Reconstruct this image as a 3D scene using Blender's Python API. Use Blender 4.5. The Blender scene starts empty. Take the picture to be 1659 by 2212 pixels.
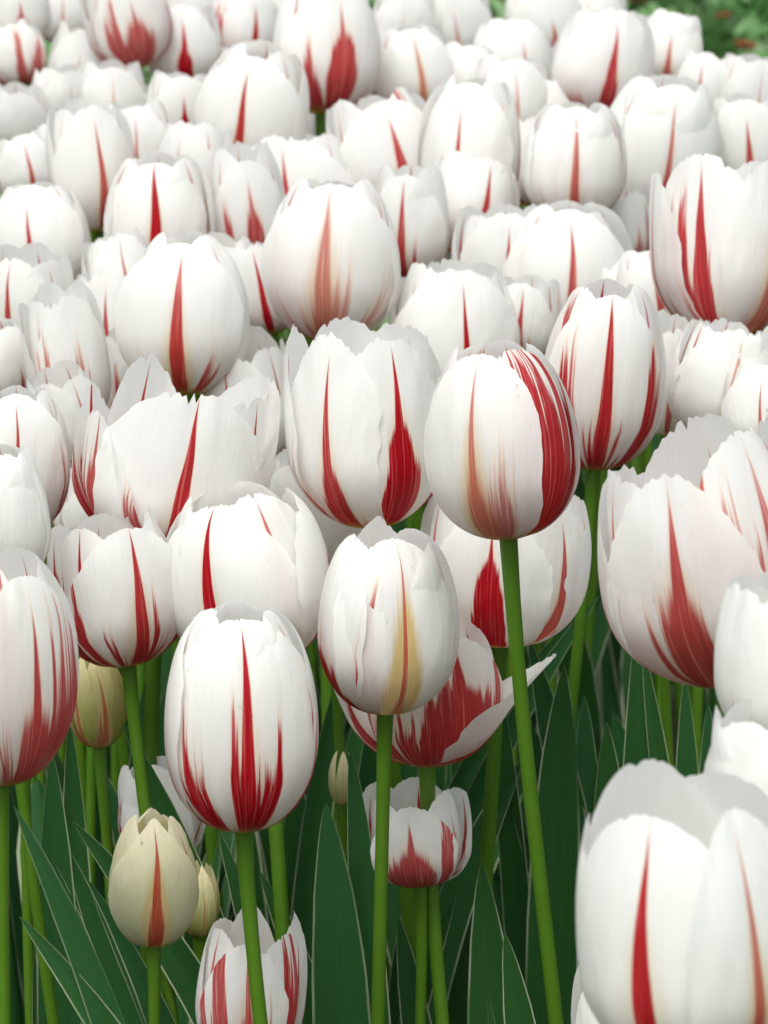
import bpy, math, random
import numpy as np
from mathutils import Vector, Matrix, Euler

# ------------------------------------------------------------------ camera
PITCH = math.radians(12.0)      # the bed rises away from the camera by as much again
SLOPE = math.tan(math.radians(12.0))
FPX = 8000.0                 # focal length in units of a 1659 x 2212 picture
CAMZ = 0.869
scene = bpy.context.scene
C = scene.collection
cam_d = bpy.data.cameras.new('camera')
cam = bpy.data.objects.new('camera', cam_d)
C.objects.link(cam)
cam.location = (0, 0, CAMZ)
cam.rotation_euler = (math.pi / 2 - PITCH, 0, 0)
cam_d.sensor_fit = 'HORIZONTAL'
cam_d.sensor_width = 36.0
cam_d.lens = FPX / 1659.0 * 36.0
cam_d.clip_start = 0.05
cam_d.clip_end = 400
cam_d.dof.use_dof = True
cam_d.dof.focus_distance = 1.49
cam_d.dof.aperture_fstop = 29.0
scene.camera = cam

# ------------------------------------------------------------------ sky, sun, exposure
SUN_EL, SUN_AZ = math.radians(62), math.radians(200)
world = bpy.data.worlds.new('World')
scene.world = world
world.use_nodes = True
wn = world.node_tree
wn.nodes.clear()
sky = wn.nodes.new('ShaderNodeTexSky')
sky.sky_type = 'NISHITA'
sky.sun_disc = False
sky.sun_elevation = SUN_EL
sky.sun_rotation = SUN_AZ
sky.air_density = 1.0
sky.dust_density = 4.0
hs_ = wn.nodes.new('ShaderNodeHueSaturation')      # cloud cover: the sky's light is nearly grey
hs_.inputs['Saturation'].default_value = 0.22
bg = wn.nodes.new('ShaderNodeBackground')
bg.inputs['Strength'].default_value = 0.12
wo = wn.nodes.new('ShaderNodeOutputWorld')
wn.links.new(sky.outputs[0], hs_.inputs['Color'])
wn.links.new(hs_.outputs[0], bg.inputs['Color'])
wn.links.new(bg.outputs[0], wo.inputs['Surface'])
sun_d = bpy.data.lights.new('sun', 'SUN')
sun_d.energy = 1.2
sun_d.angle = math.radians(40)
sun_d.color = (1.0, 0.97, 0.93)
sun = bpy.data.objects.new('sun', sun_d)
C.objects.link(sun)
sdir = Vector((math.sin(SUN_AZ) * math.cos(SUN_EL), math.cos(SUN_AZ) * math.cos(SUN_EL), math.sin(SUN_EL)))
sun.rotation_euler = sdir.to_track_quat('Z', 'Y').to_euler()
sun.location = (0, 0, 5)
scene.render.engine = 'CYCLES'
vs = scene.view_settings
vs.view_transform = 'Standard'
vs.look = 'None'
vs.gamma = 1.0
vs.use_curve_mapping = False
vs.exposure = 0.86
scene.cycles.max_bounces = 12
scene.cycles.diffuse_bounces = 8
scene.cycles.transmission_bounces = 8

# ------------------------------------------------------------------ helpers
FWD = Vector((0, math.cos(PITCH), -math.sin(PITCH)))
UPV = Vector((0, math.sin(PITCH), math.cos(PITCH)))
RGT = Vector((1, 0, 0))


def ray(x, y):
    return FWD + RGT * ((x - 829.5) / FPX) + UPV * ((1106.0 - y) / FPX)


def ground(y):
    """height of the soil: a bank that rises away from the camera, level in front of it and beyond it"""
    return (np.clip(y, -0.5, 9.0) - 1.3) * SLOPE


def at_height(x, y, z):
    """the point z metres above the soil that is seen at picture point (x, y)"""
    d = ray(x, y)
    return Vector((0, 0, CAMZ)) + d * ((z - 1.3 * SLOPE - CAMZ) / (d.z - d.y * SLOPE))


def at_dist(x, y, D):
    d = ray(x, y)
    return Vector((0, 0, CAMZ)) + d * (D / d.y)


class NT:
    def __init__(self, name):
        self.m = bpy.data.materials.new(name)
        self.m.use_nodes = True
        self.t = self.m.node_tree
        self.t.nodes.clear()

    def n(self, typ, **kw):
        nd = self.t.nodes.new(typ)
        for k, v in kw.items():
            setattr(nd, k, v)
        return nd

    def put(self, sock, v):
        if v is None:
            return
        if hasattr(v, 'is_linked'):
            self.t.links.new(v, sock)
        elif isinstance(v, (tuple, list)) and len(v) == 3 and sock.type == 'RGBA':
            sock.default_value = (*v, 1)
        else:
            sock.default_value = v

    def M(self, op, a, b=None, c=None, clamp=False):
        nd = self.n('ShaderNodeMath', operation=op, use_clamp=clamp)
        for i, v in enumerate((a, b, c)):
            self.put(nd.inputs[i], v)
        return nd.outputs[0]

    def xyz(self, x, y, z):
        nd = self.n('ShaderNodeCombineXYZ')
        for i, v in enumerate((x, y, z)):
            self.put(nd.inputs[i], v)
        return nd.outputs[0]

    def noise(self, vec, scale=1.0, detail=2.0, rough=0.5):
        nd = self.n('ShaderNodeTexNoise')
        self.put(nd.inputs['Vector'], vec)
        nd.inputs['Scale'].default_value = scale
        nd.inputs['Detail'].default_value = detail
        nd.inputs['Roughness'].default_value = rough
        return nd.outputs['Fac']

    def sm(self, x, a, b):
        nd = self.n('ShaderNodeMapRange', interpolation_type='SMOOTHSTEP')
        self.put(nd.inputs[0], x)
        self.put(nd.inputs[1], a)
        self.put(nd.inputs[2], b)
        nd.inputs[3].default_value = 0
        nd.inputs[4].default_value = 1
        return nd.outputs[0]

    def mix(self, f, a, b):
        nd = self.n('ShaderNodeMix', data_type='RGBA')
        self.put(nd.inputs[0], f)
        self.put(nd.inputs[6], a)
        self.put(nd.inputs[7], b)
        return nd.outputs[2]

    def attr(self, name):
        nd = self.n('ShaderNodeAttribute', attribute_type='OBJECT', attribute_name=name)
        sp = self.n('ShaderNodeSeparateColor')
        self.t.links.new(nd.outputs['Color'], sp.inputs[0])
        return sp.outputs[0], sp.outputs[1], sp.outputs[2]

    def finish(self, col, rough=0.5, spec=0.3, trans=0.0, bump=None, bump_s=0.2, bump_d=0.001, tcol=None):
        p = self.n('ShaderNodeBsdfPrincipled')
        self.put(p.inputs['Base Color'], col)
        self.put(p.inputs['Roughness'], rough)
        p.inputs['Specular IOR Level'].default_value = spec
        nrm = None
        if bump is not None:
            b = self.n('ShaderNodeBump')
            b.inputs['Strength'].default_value = bump_s
            b.inputs['Distance'].default_value = bump_d
            self.t.links.new(bump, b.inputs['Height'])
            nrm = b.outputs[0]
            self.t.links.new(nrm, p.inputs['Normal'])
        out = self.n('ShaderNodeOutputMaterial')
        sh = p.outputs[0]
        if trans > 0:
            tr = self.n('ShaderNodeBsdfTranslucent')
            self.put(tr.inputs['Color'], tcol if tcol is not None else col)
            if nrm:
                self.t.links.new(nrm, tr.inputs['Normal'])
            mx = self.n('ShaderNodeMixShader')
            mx.inputs[0].default_value = trans
            self.t.links.new(sh, mx.inputs[1])
            self.t.links.new(tr.outputs[0], mx.inputs[2])
            sh = mx.outputs[0]
        self.t.links.new(sh, out.inputs['Surface'])
        return self.m


def uvnodes(N):
    uv = N.n('ShaderNodeUVMap')
    sp = N.n('ShaderNodeSeparateXYZ')
    N.t.links.new(uv.outputs[0], sp.inputs[0])
    return N.M('MULTIPLY_ADD', sp.outputs[0], 2.0, -1.0), sp.outputs[1]


def petal_material():
    N = NT('petal_white_with_red_flame')
    u, v = uvnodes(N)
    ws, top, hs = N.attr('flame')       # stripe half width at the base, stripe height, height of the side flames
    fade, yel, skew = N.attr('tint')    # washed-out flame, cream along the midrib, sideways shift of the stripe
    fh, sw, _u = N.attr('fan')           # height of the wide foot of the flame, half width of its spike
    seed, young, jag = N.attr('grain')  # random seed, unripe bud colour, raggedness of the flame
    wob = N.M('SUBTRACT', N.noise(N.xyz(N.M('MULTIPLY', v, 1.6), seed, 3.1), 1.0, 1.0), 0.5)
    uc = N.M('ADD', N.M('SUBTRACT', u, skew), N.M('MULTIPLY', wob, 0.16))
    d = N.M('ABSOLUTE', uc)
    n1 = N.M('SUBTRACT', N.noise(N.xyz(N.M('MULTIPLY', uc, 9.0), N.M('MULTIPLY', v, 0.8), seed), 1.0, 2.0), 0.5)
    n2 = N.noise(N.xyz(N.M('MULTIPLY', uc, 34.0), N.M('MULTIPLY', v, 2.2), seed), 1.0, 2.5, 0.6)
    n2c = N.M('SUBTRACT', n2, 0.5)
    n3 = N.noise(N.xyz(N.M('MULTIPLY', uc, 2.6), 7.7, seed), 1.0, 0.0)
    # the central flame: narrow at the tip, wide and fingered at the base
    dn = N.M('DIVIDE', d, ws)
    spike = N.M('MULTIPLY', top, N.M('SUBTRACT', 1.0, N.M('POWER', N.M('DIVIDE', d, sw), 1.0)))
    fan = N.M('MULTIPLY', fh, N.M('SUBTRACT', 1.0, N.M('POWER', dn, 2.2)))
    lc = N.M('MAXIMUM', spike, fan)
    rag = N.M('MULTIPLY', jag, N.M('MULTIPLY', N.M('MINIMUM', N.M('POWER', dn, 1.6), 1.0), N.M('ADD', N.M('MULTIPLY', n1, 1.3), N.M('MULTIPLY', n2c, 0.55))))
    lc = N.M('ADD', lc, rag)
    mc = N.sm(N.M('SUBTRACT', lc, v), N.M('MULTIPLY_ADD', fade, -0.05, -0.01), N.M('MULTIPLY_ADD', fade, 0.16, 0.05))
    # side flames that fan out of the base
    sel = N.sm(n3, 0.40, 0.62)
    ls = N.M('MULTIPLY', hs, N.M('ADD', N.M('MULTIPLY_ADD', sel, 0.85, 0.12), N.M('ADD', N.M('MULTIPLY', n1, 2.0), N.M('MULTIPLY', n2c, 1.0))))
    ls = N.M('MULTIPLY', ls, 1.5)
    msd = N.sm(N.M('SUBTRACT', ls, v), -0.01, N.M('MULTIPLY_ADD', fade, 0.16, 0.09))
    red = N.M('MAXIMUM', mc, msd)
    halo = N.M('MULTIPLY', N.sm(N.M('SUBTRACT', N.M('MAXIMUM', lc, ls), v), -0.14, 0.03), 0.34)
    # pale streaks inside the flame
    st = N.sm(n2, 0.52, 0.70)
    red = N.M('MULTIPLY', red, N.M('SUBTRACT', 1.0, N.M('MULTIPLY', st, N.M('MULTIPLY_ADD', fade, 0.62, 0.16))))
    red = N.M('MULTIPLY', red, N.M('SUBTRACT', 1.0, N.M('MULTIPLY', fade, 0.35)))
    # cream along the midrib
    yl = N.M('MULTIPLY', N.M('MULTIPLY', top, 0.86), N.M('SUBTRACT', 1.0, N.M('POWER', N.M('DIVIDE', d, N.M('ADD', N.M('MULTIPLY', ws, 1.0), 0.28)), 1.1)))
    my = N.M('MULTIPLY', N.sm(N.M('ADD', N.M('SUBTRACT', yl, v), N.M('MULTIPLY', n2c, 0.25)), -0.05, 0.38), yel)
    blot = N.noise(N.xyz(N.M('MULTIPLY', u, 1.5), N.M('MULTIPLY', v, 2.0), seed), 1.0, 2.0)
    fv = N.noise(N.xyz(N.M('MULTIPLY', u, 28.0), N.M('MULTIPLY', v, 1.5), seed), 1.0, 3.0, 0.65)
    white = N.mix(blot, (0.865, 0.875, 0.825), (0.895, 0.905, 0.90))
    white = N.mix(N.M('MULTIPLY', N.sm(fv, 0.42, 0.75), 0.3), white, (0.79, 0.80, 0.79))
    blush = N.M('MULTIPLY', N.sm(v, 0.55, 0.05), 0.20)
    white = N.mix(blush, white, (0.86, 0.74, 0.66))
    white = N.mix(young, white, N.mix(N.sm(v, 0.15, 1.0), (0.33, 0.36, 0.035), (0.90, 0.83, 0.48)))
    col = N.mix(my, white, (0.72, 0.55, 0.25))
    col = N.mix(halo, col, N.mix(blot, (0.86, 0.70, 0.42), (0.86, 0.62, 0.52)))
    rc = N.mix(N.sm(n2, 0.3, 0.7), (0.36, 0.002, 0.008), (0.56, 0.007, 0.020))
    rc = N.mix(N.M('MULTIPLY', fade, 0.55), rc, (0.62, 0.10, 0.08))
    rc = N.mix(N.M('MULTIPLY', young, 0.5), rc, (0.50, 0.11, 0.02))
    col = N.mix(red, col, rc)
    basef = N.sm(N.M('ADD', v, N.M('MULTIPLY', n2c, 0.08)), 0.19, 0.06)
    col = N.mix(basef, col, (0.50, 0.42, 0.09))
    vein = N.noise(N.xyz(N.M('MULTIPLY', u, 40.0), N.M('MULTIPLY', v, 3.0), seed), 1.0, 3.0, 0.6)
    dimp = N.noise(N.xyz(N.M('MULTIPLY', u, 3.4), N.M('MULTIPLY', v, 4.0), seed), 1.0, 3.0)
    h = N.M('ADD', N.M('MULTIPLY', vein, 0.16), N.M('MULTIPLY', dimp, 1.6))
    return N.finish(col, 0.40, 0.32, 0.45, h, 0.5, 0.0013)


def stem_material():
    N = NT('stem_green')
    g = N.n('ShaderNodeNewGeometry')
    oi = N.n('ShaderNodeObjectInfo')
    n = N.noise(g.outputs['Position'], 60.0, 3.0)
    f = N.M('ADD', N.M('MULTIPLY', n, 0.6), N.M('MULTIPLY', oi.outputs['Random'], 0.4))
    col = N.mix(f, (0.040, 0.120, 0.004), (0.085, 0.185, 0.010))
    fine = N.noise(g.outputs['Position'], 900.0, 2.0)
    return N.finish(col, 0.42, 0.35, 0.0, fine, 0.12, 0.0006)


def leaf_material():
    N = NT('leaf_green_with_white_margin')
    u, v = uvnodes(N)
    oi = N.n('ShaderNodeObjectInfo')
    seed = N.M('MULTIPLY', oi.outputs['Random'], 50.0)
    n = N.noise(N.xyz(N.M('MULTIPLY', u, 16.0), N.M('MULTIPLY', v, 1.2), seed), 1.0, 3.0, 0.6)
    b = N.noise(N.xyz(N.M('MULTIPLY', u, 2.0), N.M('MULTIPLY', v, 7.0), seed), 1.0, 2.0)
    col = N.mix(n, (0.011, 0.060, 0.012), (0.030, 0.122, 0.024))
    col = N.mix(N.M('MULTIPLY', b, 0.5), col, (0.030, 0.100, 0.055))
    col = N.mix(N.M('MULTIPLY', oi.outputs['Random'], 0.35), col, (0.035, 0.115, 0.010))
    e = N.M('ADD', N.M('ABSOLUTE', u), N.M('MULTIPLY', N.M('SUBTRACT', N.noise(N.xyz(N.M('MULTIPLY', v, 6.0), seed, u), 1.0, 2.0), 0.5), 0.10))
    m = N.sm(e, 0.88, 0.945)
    br = N.noise(N.xyz(N.M('MULTIPLY', v, 5.0), seed, N.M('SIGN', u)), 1.0, 2.0)
    m = N.M('MULTIPLY', m, N.M('MULTIPLY', N.sm(br, 0.30, 0.60), N.M('MULTIPLY_ADD', oi.outputs['Random'], 0.6, 0.4)))
    col = N.mix(m, col, (0.56, 0.60, 0.42))
    bmp = N.noise(N.xyz(N.M('MULTIPLY', u, 26.0), N.M('MULTIPLY', v, 2.0), seed), 1.0, 2.0)
    return N.finish(col, 0.42, 0.20, 0.15, bmp, 0.4, 0.0015)


def simple_material(name, c1, c2, scale, rough=0.8, bump=0.5, bd=0.01):
    N = NT(name)
    g = N.n('ShaderNodeNewGeometry')
    n = N.noise(g.outputs['Position'], scale, 5.0, 0.6)
    col = N.mix(N.sm(n, 0.3, 0.7), c1, c2)
    return N.finish(col, rough, 0.2, 0.0, n, bump, bd)


MP, MS, ML = petal_material(), stem_material(), leaf_material()


def water_material():
    N = NT('water_drop')
    p = N.n('ShaderNodeBsdfPrincipled')
    p.inputs['Base Color'].default_value = (1, 1, 1, 1)
    p.inputs['Roughness'].default_value = 0.03
    p.inputs['IOR'].default_value = 1.33
    p.inputs['Transmission Weight'].default_value = 1.0
    o = N.n('ShaderNodeOutputMaterial')
    N.t.links.new(p.outputs[0], o.inputs['Surface'])
    return N.m


MW = water_material()


def grid_mesh(name, P, UV, mat, cyclic=False):
    """P (rows, cols, 3), UV (rows, cols, 2) -> one smooth quad mesh"""
    nr, nc = P.shape[:2]
    idx = np.arange(nr * nc).reshape(nr, nc)
    q = np.stack([idx[:-1, :-1], idx[:-1, 1:], idx[1:, 1:], idx[1:, :-1]], -1).reshape(-1, 4)
    me = bpy.data.meshes.new(name)
    nf = len(q)
    me.vertices.add(nr * nc)
    me.vertices.foreach_set('co', P.reshape(-1).astype(np.float32))
    me.loops.add(nf * 4)
    me.loops.foreach_set('vertex_index', q.reshape(-1).astype(np.int32))
    me.polygons.add(nf)
    me.polygons.foreach_set('loop_start', (np.arange(nf) * 4).astype(np.int32))
    uvl = me.uv_layers.new(name='UVMap')
    uvl.data.foreach_set('uv', UV.reshape(-1, 2)[q.reshape(-1)].reshape(-1).astype(np.float32))
    me.polygons.foreach_set('use_smooth', np.ones(nf, dtype=bool))
    me.update()
    me.validate()
    me.materials.append(mat)
    return me


def link(name, me, parent=None, loc=(0, 0, 0), rot=None):
    o = bpy.data.objects.new(name, me)
    C.objects.link(o)
    if parent is not None:
        o.parent = parent
    o.location = loc
    if rot is not None:
        o.rotation_euler = rot
    return o


def wave(rng, x, n, f0, f1):
    """smooth random function of x made of n sine waves"""
    s = 0
    for _ in range(n):
        f = rng.uniform(f0, f1)
        s = s + np.sin(x * f + rng.uniform(0, 6.28)) * rng.uniform(0.5, 1.0)
    return s / n


# ------------------------------------------------------------------ a petal
def petal_points(rng, R, H, rt, ang, inner, p, NU=25, NV=30):
    """R cup radius, H cup height, rt radius at the rim / R, ang direction it faces (0 = to the camera, + = to the right)"""
    u = np.linspace(-1, 1, NU)[None, :]
    s = np.linspace(0, 1, NV)[:, None]
    s = 1 - (1 - s) ** 1.15
    tipl = p.get('len', 1.0)
    jagA = p.get('rim', 1.0)
    rim = np.zeros(NU)
    for k in range(NU):
        rim[k] = rng.uniform(-1, 1) * 0.008
        if rng.random() < 0.07:
            rim[k] -= rng.uniform(0.008, 0.026)
    rim = rim * jagA + wave(rng, u[0], 3, 3, 9) * 0.008 * jagA
    edge = p.get('round', 0.38)
    point = p.get('point', 0.0)
    tip = tipl * (1 - edge * np.abs(u) ** p.get('rexp', 2.4) - point * np.abs(u) ** 1.0 + rim[None, :])
    V = s * tip
    # side cuts into the margin
    outl = np.interp(V, [0, .08, .2, .35, .55, .75, .9, 1.0, 1.2], [.30, .46, .72, .92, 1.0, 1.0, .92, .80, .60])
    pw = p.get('wid', 1.0) * R * (1.10 if inner else 1.22)
    rr = np.where(V < 0.5, np.sin(np.clip(V, 0, .5) * math.pi) ** p.get('bowl', 0.92), 1 - (1 - rt) * (np.clip(V - .5, 0, 1) / .5) ** 2.1)
    zz = np.where(V < 0.5, 0.42 * (1 - np.cos(V * math.pi)), 0.42 + (V - .5) / .5 * .58 * (1 - 0.10 * (1 - rt) * (np.clip(V - .5, 0, 1) / .5)))
    if p.get('dome'):          # the petals arch over and close the top
        t_ = np.clip(V - .5, 0, .55) / .5
        fm = math.acos(min(rt, .99))
        upper = V >= 0.5
        rr = np.where(upper, np.cos(np.minimum(t_ * fm, 1.5)) ** .85, rr)
        zz = np.where(upper, 0.42 + .58 * np.sin(np.minimum(t_ * fm, 1.5)) / math.sin(fm), zz)
    r = R * rr * p.get('rs', 0.875 if inner else 1.0) + 0.0022
    z = H * zz * (1.02 if inner else 1.0)
    half = np.minimum(outl * pw / np.maximum(r, 0.28 * R), np.minimum((0.70 if not inner else .9) + 1.05 * V, 1.28))
    edgew = 1 + jagA * 0.035 * wave(rng, V * 1.0, 5, 12, 60) * (np.abs(u) > 0.9) * (V > 0.3)
    a = u * half * edgew
    sp = p.get('spiral', rng.choice([-1, 1])) * (0.012 if inner else 0.025)
    flat = p.get('flat', -0.05 if inner else 0.085)
    und = wave(rng, u * 2.0 + V * 3.0, 3, 1.2, 3.2) * 0.030 + wave(rng, u * 3.0 - V * 4.0, 3, 2, 5) * 0.018 * np.abs(u)
    keel = -0.022 * np.exp(-(u / 0.16) ** 2) * np.clip(V * 2, 0, 1)      # the midrib lies in a shallow groove
    und = und * (0.55 if inner else 0.8)
    r = r * (1 + flat * u * u * np.clip(V * 2.5, 0, 1) + sp * u * np.clip(V * 3, 0, 1) + und * np.clip(V * 2.5 - .2, 0, 1) + keel)
    fl = p.get('flare', 0.0)
    r = r + R * fl * np.clip((V - .62) / .38, 0, 1.3) ** 2
    ruf = p.get('ruffle', 0.5)
    r = r + R * 0.05 * ruf * wave(rng, u * 4.0, 4, 1.5, 6.0) * np.clip((V - .7) / .3, 0, 1)
    op = math.radians(p.get('op', 0.0))
    b = op * np.clip(V * 1.2, 0, 1.2) ** 0.8
    r2 = r + z * np.sin(b)
    z2 = z * np.cos(b) - (r - R * 0.3) * np.sin(b) * 0.35
    # widths keep their real size when the petal bends away from the axis
    a = a * r / np.maximum(r2, 1e-4)
    th = math.radians(ang) + a + math.radians(p.get('twist', 0.0)) * V
    P = np.stack([r2 * np.sin(th), -r2 * np.cos(th), z2], -1)
    UV = np.stack([np.broadcast_to(u * 0.5 + 0.5, V.shape), V], -1)
    return P, UV


def leaf_points(rng, base, ctrl, tip, width, side, fold=0.35, NU=9, NV=26, twist=0.0):
    """a lance-shaped leaf along the curve base - ctrl - tip; side = the direction its width runs in"""
    base, ctrl, tip, side = np.array(base, float), np.array(ctrl, float), np.array(tip, float), np.array(side, float)
    t = np.linspace(0, 1, NV)
    t = (1 - (1 - t) ** 1.35)[:, None]
    u = np.linspace(-1, 1, NU)[None, :]
    cx = base * (1 - t) ** 2 + ctrl * 2 * t * (1 - t) + tip * t * t
    tg = (ctrl - base) * (1 - t) + (tip - ctrl) * t
    tg /= np.linalg.norm(tg, axis=1)[:, None]
    sd = side[None, :] - tg * (tg @ side)[:, None]
    sd /= np.linalg.norm(sd, axis=1)[:, None]
    nr = np.cross(sd, tg)
    w = np.interp(t, [0, .1, .3, .55, .75, .85, .92, .965, .99, 1], [.40, .58, .85, 1, .98, .86, .62, .36, .15, .01]) * width * 0.5
    cx = cx + sd * wave(rng, t * 5, 3, .6, 2.0) * 0.10 * width * 4 * t * (1 - t)
    tw = twist * (t - 0.3) + 0.25 * wave(rng, t * 3, 2, .5, 1.5)
    f = fold * (1 - 0.5 * t)
    lx = w * u * np.cos(f * np.abs(u) * 1.3)
    lz = w * np.abs(u) ** 1.3 * np.sin(f * 1.3) + wave(rng, t * 9 + u * .6, 3, .7, 2.2) * w * 0.12 * np.abs(u)
    X = lx * np.cos(tw) - lz * np.sin(tw)
    Z = lx * np.sin(tw) + lz * np.cos(tw)
    P = cx[:, None, :] + X[..., None] * sd[:, None, :] + Z[..., None] * nr[:, None, :]
    UV = np.stack([np.broadcast_to(u * .5 + .5, (NV, NU)), np.broadcast_to(t, (NV, NU))], -1)
    return P, UV


def tube_points(pts, rad, NU=12):
    pts = [Vector(p) for p in pts]
    n = len(pts)
    P = np.zeros((n, NU + 1, 3))
    UV = np.zeros((n, NU + 1, 2))
    for i, p in enumerate(pts):
        t = (pts[min(i + 1, n - 1)] - pts[max(i - 1, 0)]).normalized()
        x = t.cross(Vector((0, 1, 0))).normalized()
        y = t.cross(x).normalized()
        for k in range(NU + 1):
            a = 2 * math.pi * k / NU
            P[i, k] = p + (x * math.cos(a) + y * math.sin(a)) * rad[i]
            UV[i, k] = (k / NU, i / (n - 1))
    return P, UV


def drops_mesh(rng, surfaces, count):
    """small water drops sitting on the outside of the petals: (points, outward side) pairs"""
    vs_, fs = [], []
    n = 0
    while n < count:
        P, ang = surfaces[rng.randrange(len(surfaces))]
        i, j = rng.randrange(9, P.shape[0] - 2), rng.randrange(1, P.shape[1] - 2)
        a, b = rng.random(), rng.random()
        p = P[i, j] * (1 - a) * (1 - b) + P[i + 1, j] * a * (1 - b) + P[i, j + 1] * (1 - a) * b + P[i + 1, j + 1] * a * b
        nn = np.cross(P[i, j + 1] - P[i, j], P[i + 1, j] - P[i, j])
        ln = np.linalg.norm(nn)
        n += 1
        if ln < 1e-12:
            continue
        nn /= ln
        rad = rng.choice([.22, .28, .35, .45, .6]) * 1e-3 * 1.0
        t1 = np.cross(nn, [0, 0, 1.0]); t1 /= (np.linalg.norm(t1) + 1e-9)
        t2 = np.cross(nn, t1)
        o = len(vs_)
        vs_.append(p + nn * rad * 0.75)
        for ring, (rr, hh) in enumerate(((.7, .55), (1.0, .05))):
            for k in range(6):
                q = 2 * math.pi * k / 6
                vs_.append(p + nn * rad * hh + (t1 * math.cos(q) + t2 * math.sin(q)) * rad * rr)
        for k in range(6):
            k2 = (k + 1) % 6
            fs.append((o, o + 1 + k, o + 1 + k2))
            fs.append((o + 1 + k, o + 7 + k, o + 7 + k2, o + 1 + k2))
    me = bpy.data.meshes.new('water_drops')
    me.from_pydata([tuple(v) for v in vs_], [], fs)
    me.polygons.foreach_set('use_smooth', np.ones(len(me.polygons), dtype=bool))
    me.materials.append(MW)
    return me


# ------------------------------------------------------------------ setting
soil = simple_material('dark_soil', (0.012, 0.009, 0.006), (0.035, 0.026, 0.018), 40, 0.9, 0.8, 0.02)


def sheet(name, x0, x1, y0, y1, z, nx, ny, amp, mat, seed):
    rng = random.Random(seed)
    X, Y = np.meshgrid(np.linspace(x0, x1, nx), np.linspace(y0, y1, ny))
    Z = ground(Y) + z + amp * (wave(rng, X * 3 + Y, 4, .5, 3) + wave(rng, Y * 4 - X * 2, 4, .5, 3))
    P = np.stack([X, Y, Z], -1)
    UV = np.stack([(X - x0) / (x1 - x0), (Y - y0) / (y1 - y0)], -1)
    o = link(name, grid_mesh(name, P, UV, mat))
    o['kind'] = 'structure'
    return o


sheet('flower_bed_soil', -3, 3, 0.2, 3.05, 0.0, 60, 40, 0.008, soil, 1)
lawn_m = simple_material('lawn_ground', (0.03, 0.07, 0.015), (0.07, 0.13, 0.03), 9, 0.9, 0.5, 0.02)
sheet('lawn', -150, 150, -150, 251, -0.03, 30, 402, 0.0, lawn_m, 2)

# short ground cover beyond the bed
N = NT('ground_cover_green')
oi_ = N.n('ShaderNodeNewGeometry')
nn_ = N.noise(oi_.outputs['Position'], 3.5, 3.0, 0.6)
n2_ = N.noise(oi_.outputs['Position'], 26.0, 2.0)
cc = N.mix(N.sm(nn_, .35, .65), (0.075, 0.20, 0.05), (0.26, 0.42, 0.20))
cc = N.mix(N.sm(n2_, .55, .75), cc, (0.28, 0.36, 0.22))
MG = N.finish(cc, 0.6, 0.3, 0.2)
rg = np.random.RandomState(4)
NB = 26000
gx = rg.uniform(-1.2, 1.5, NB); gy = rg.uniform(3.05, 6.2, NB)
th = rg.uniform(0, 6.28, NB); ln = rg.uniform(.03, .065, NB); lean = rg.uniform(.2, 1.1, NB); wd = rg.uniform(.006, .013, NB)
bx = np.stack([gx, gy, ground(gy) - 0.03], -1)
dirv = np.stack([np.cos(th) * np.sin(lean), np.sin(th) * np.sin(lean), np.cos(lean)], -1)
sdv = np.stack([-np.sin(th), np.cos(th), np.zeros(NB)], -1)
v0 = bx + sdv * wd[:, None] * .5
v1 = bx - sdv * wd[:, None] * .5
mid = bx + dirv * (ln * .55)[:, None]
v2 = mid - sdv * wd[:, None]
v3 = mid + sdv * wd[:, None]
v4 = bx + dirv * ln[:, None] - np.array([0, 0, .2]) * ln[:, None]
VV = np.stack([v0, v1, v2, v3, v4], 1).reshape(-1, 3)
ids = np.arange(NB)[:, None] * 5
gm = bpy.data.meshes.new('ground_cover')
gm.vertices.add(NB * 5)
gm.vertices.foreach_set('co', VV.reshape(-1).astype(np.float32))
fi = np.concatenate([np.concatenate([ids + 0, ids + 1, ids + 2, ids + 3], 1).reshape(-1), np.concatenate([ids + 3, ids + 2, ids + 4], 1).reshape(-1)])
gm.loops.add(NB * 7)
gm.loops.foreach_set('vertex_index', fi.astype(np.int32))
gm.polygons.add(NB * 2)
gm.polygons.foreach_set('loop_start', np.concatenate([np.arange(NB) * 4, NB * 4 + np.arange(NB) * 3]).astype(np.int32))
gm.update(); gm.validate()
gm.materials.append(MG)
go = link('ground_cover', gm)
go['kind'] = 'stuff'
go['label'] = 'low green ground cover growing beyond the tulip bed'
go['category'] = 'ground cover'


def fallen_leaf(px, py, size, rot, label, seed):
    rng = random.Random(seed)
    p = at_height(px, py, 0.03)
    t = np.linspace(0, 1, 9)[:, None]
    u = np.linspace(-1, 1, 7)[None, :]
    w = np.interp(t, [0, .15, .35, .5, .65, .85, 1], [.05, .55, .95, 1, .9, .5, .02]) * (1 + .18 * np.sin(t * 22) * np.abs(u)) * size * .42
    X = w * u
    Y = np.broadcast_to(t - .5, X.shape) * size
    Z = size * (.22 * u * u + .25 * (t - .5) ** 2) + wave(rng, u * 3 + t * 4, 3, .6, 2) * size * .05
    c, s = math.cos(rot), math.sin(rot)
    P = np.stack([X * c - Y * s, X * s + Y * c, Z], -1)
    UV = np.stack([np.broadcast_to(u * .5 + .5, X.shape), np.broadcast_to(t, X.shape)], -1)
    o = link('fallen_leaf', grid_mesh('fallen_leaf', P, UV, MFL), None, p)
    o['label'] = label; o['category'] = 'dead leaf'; o['group'] = 'dead leaves on the ground cover'
    return o


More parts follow.
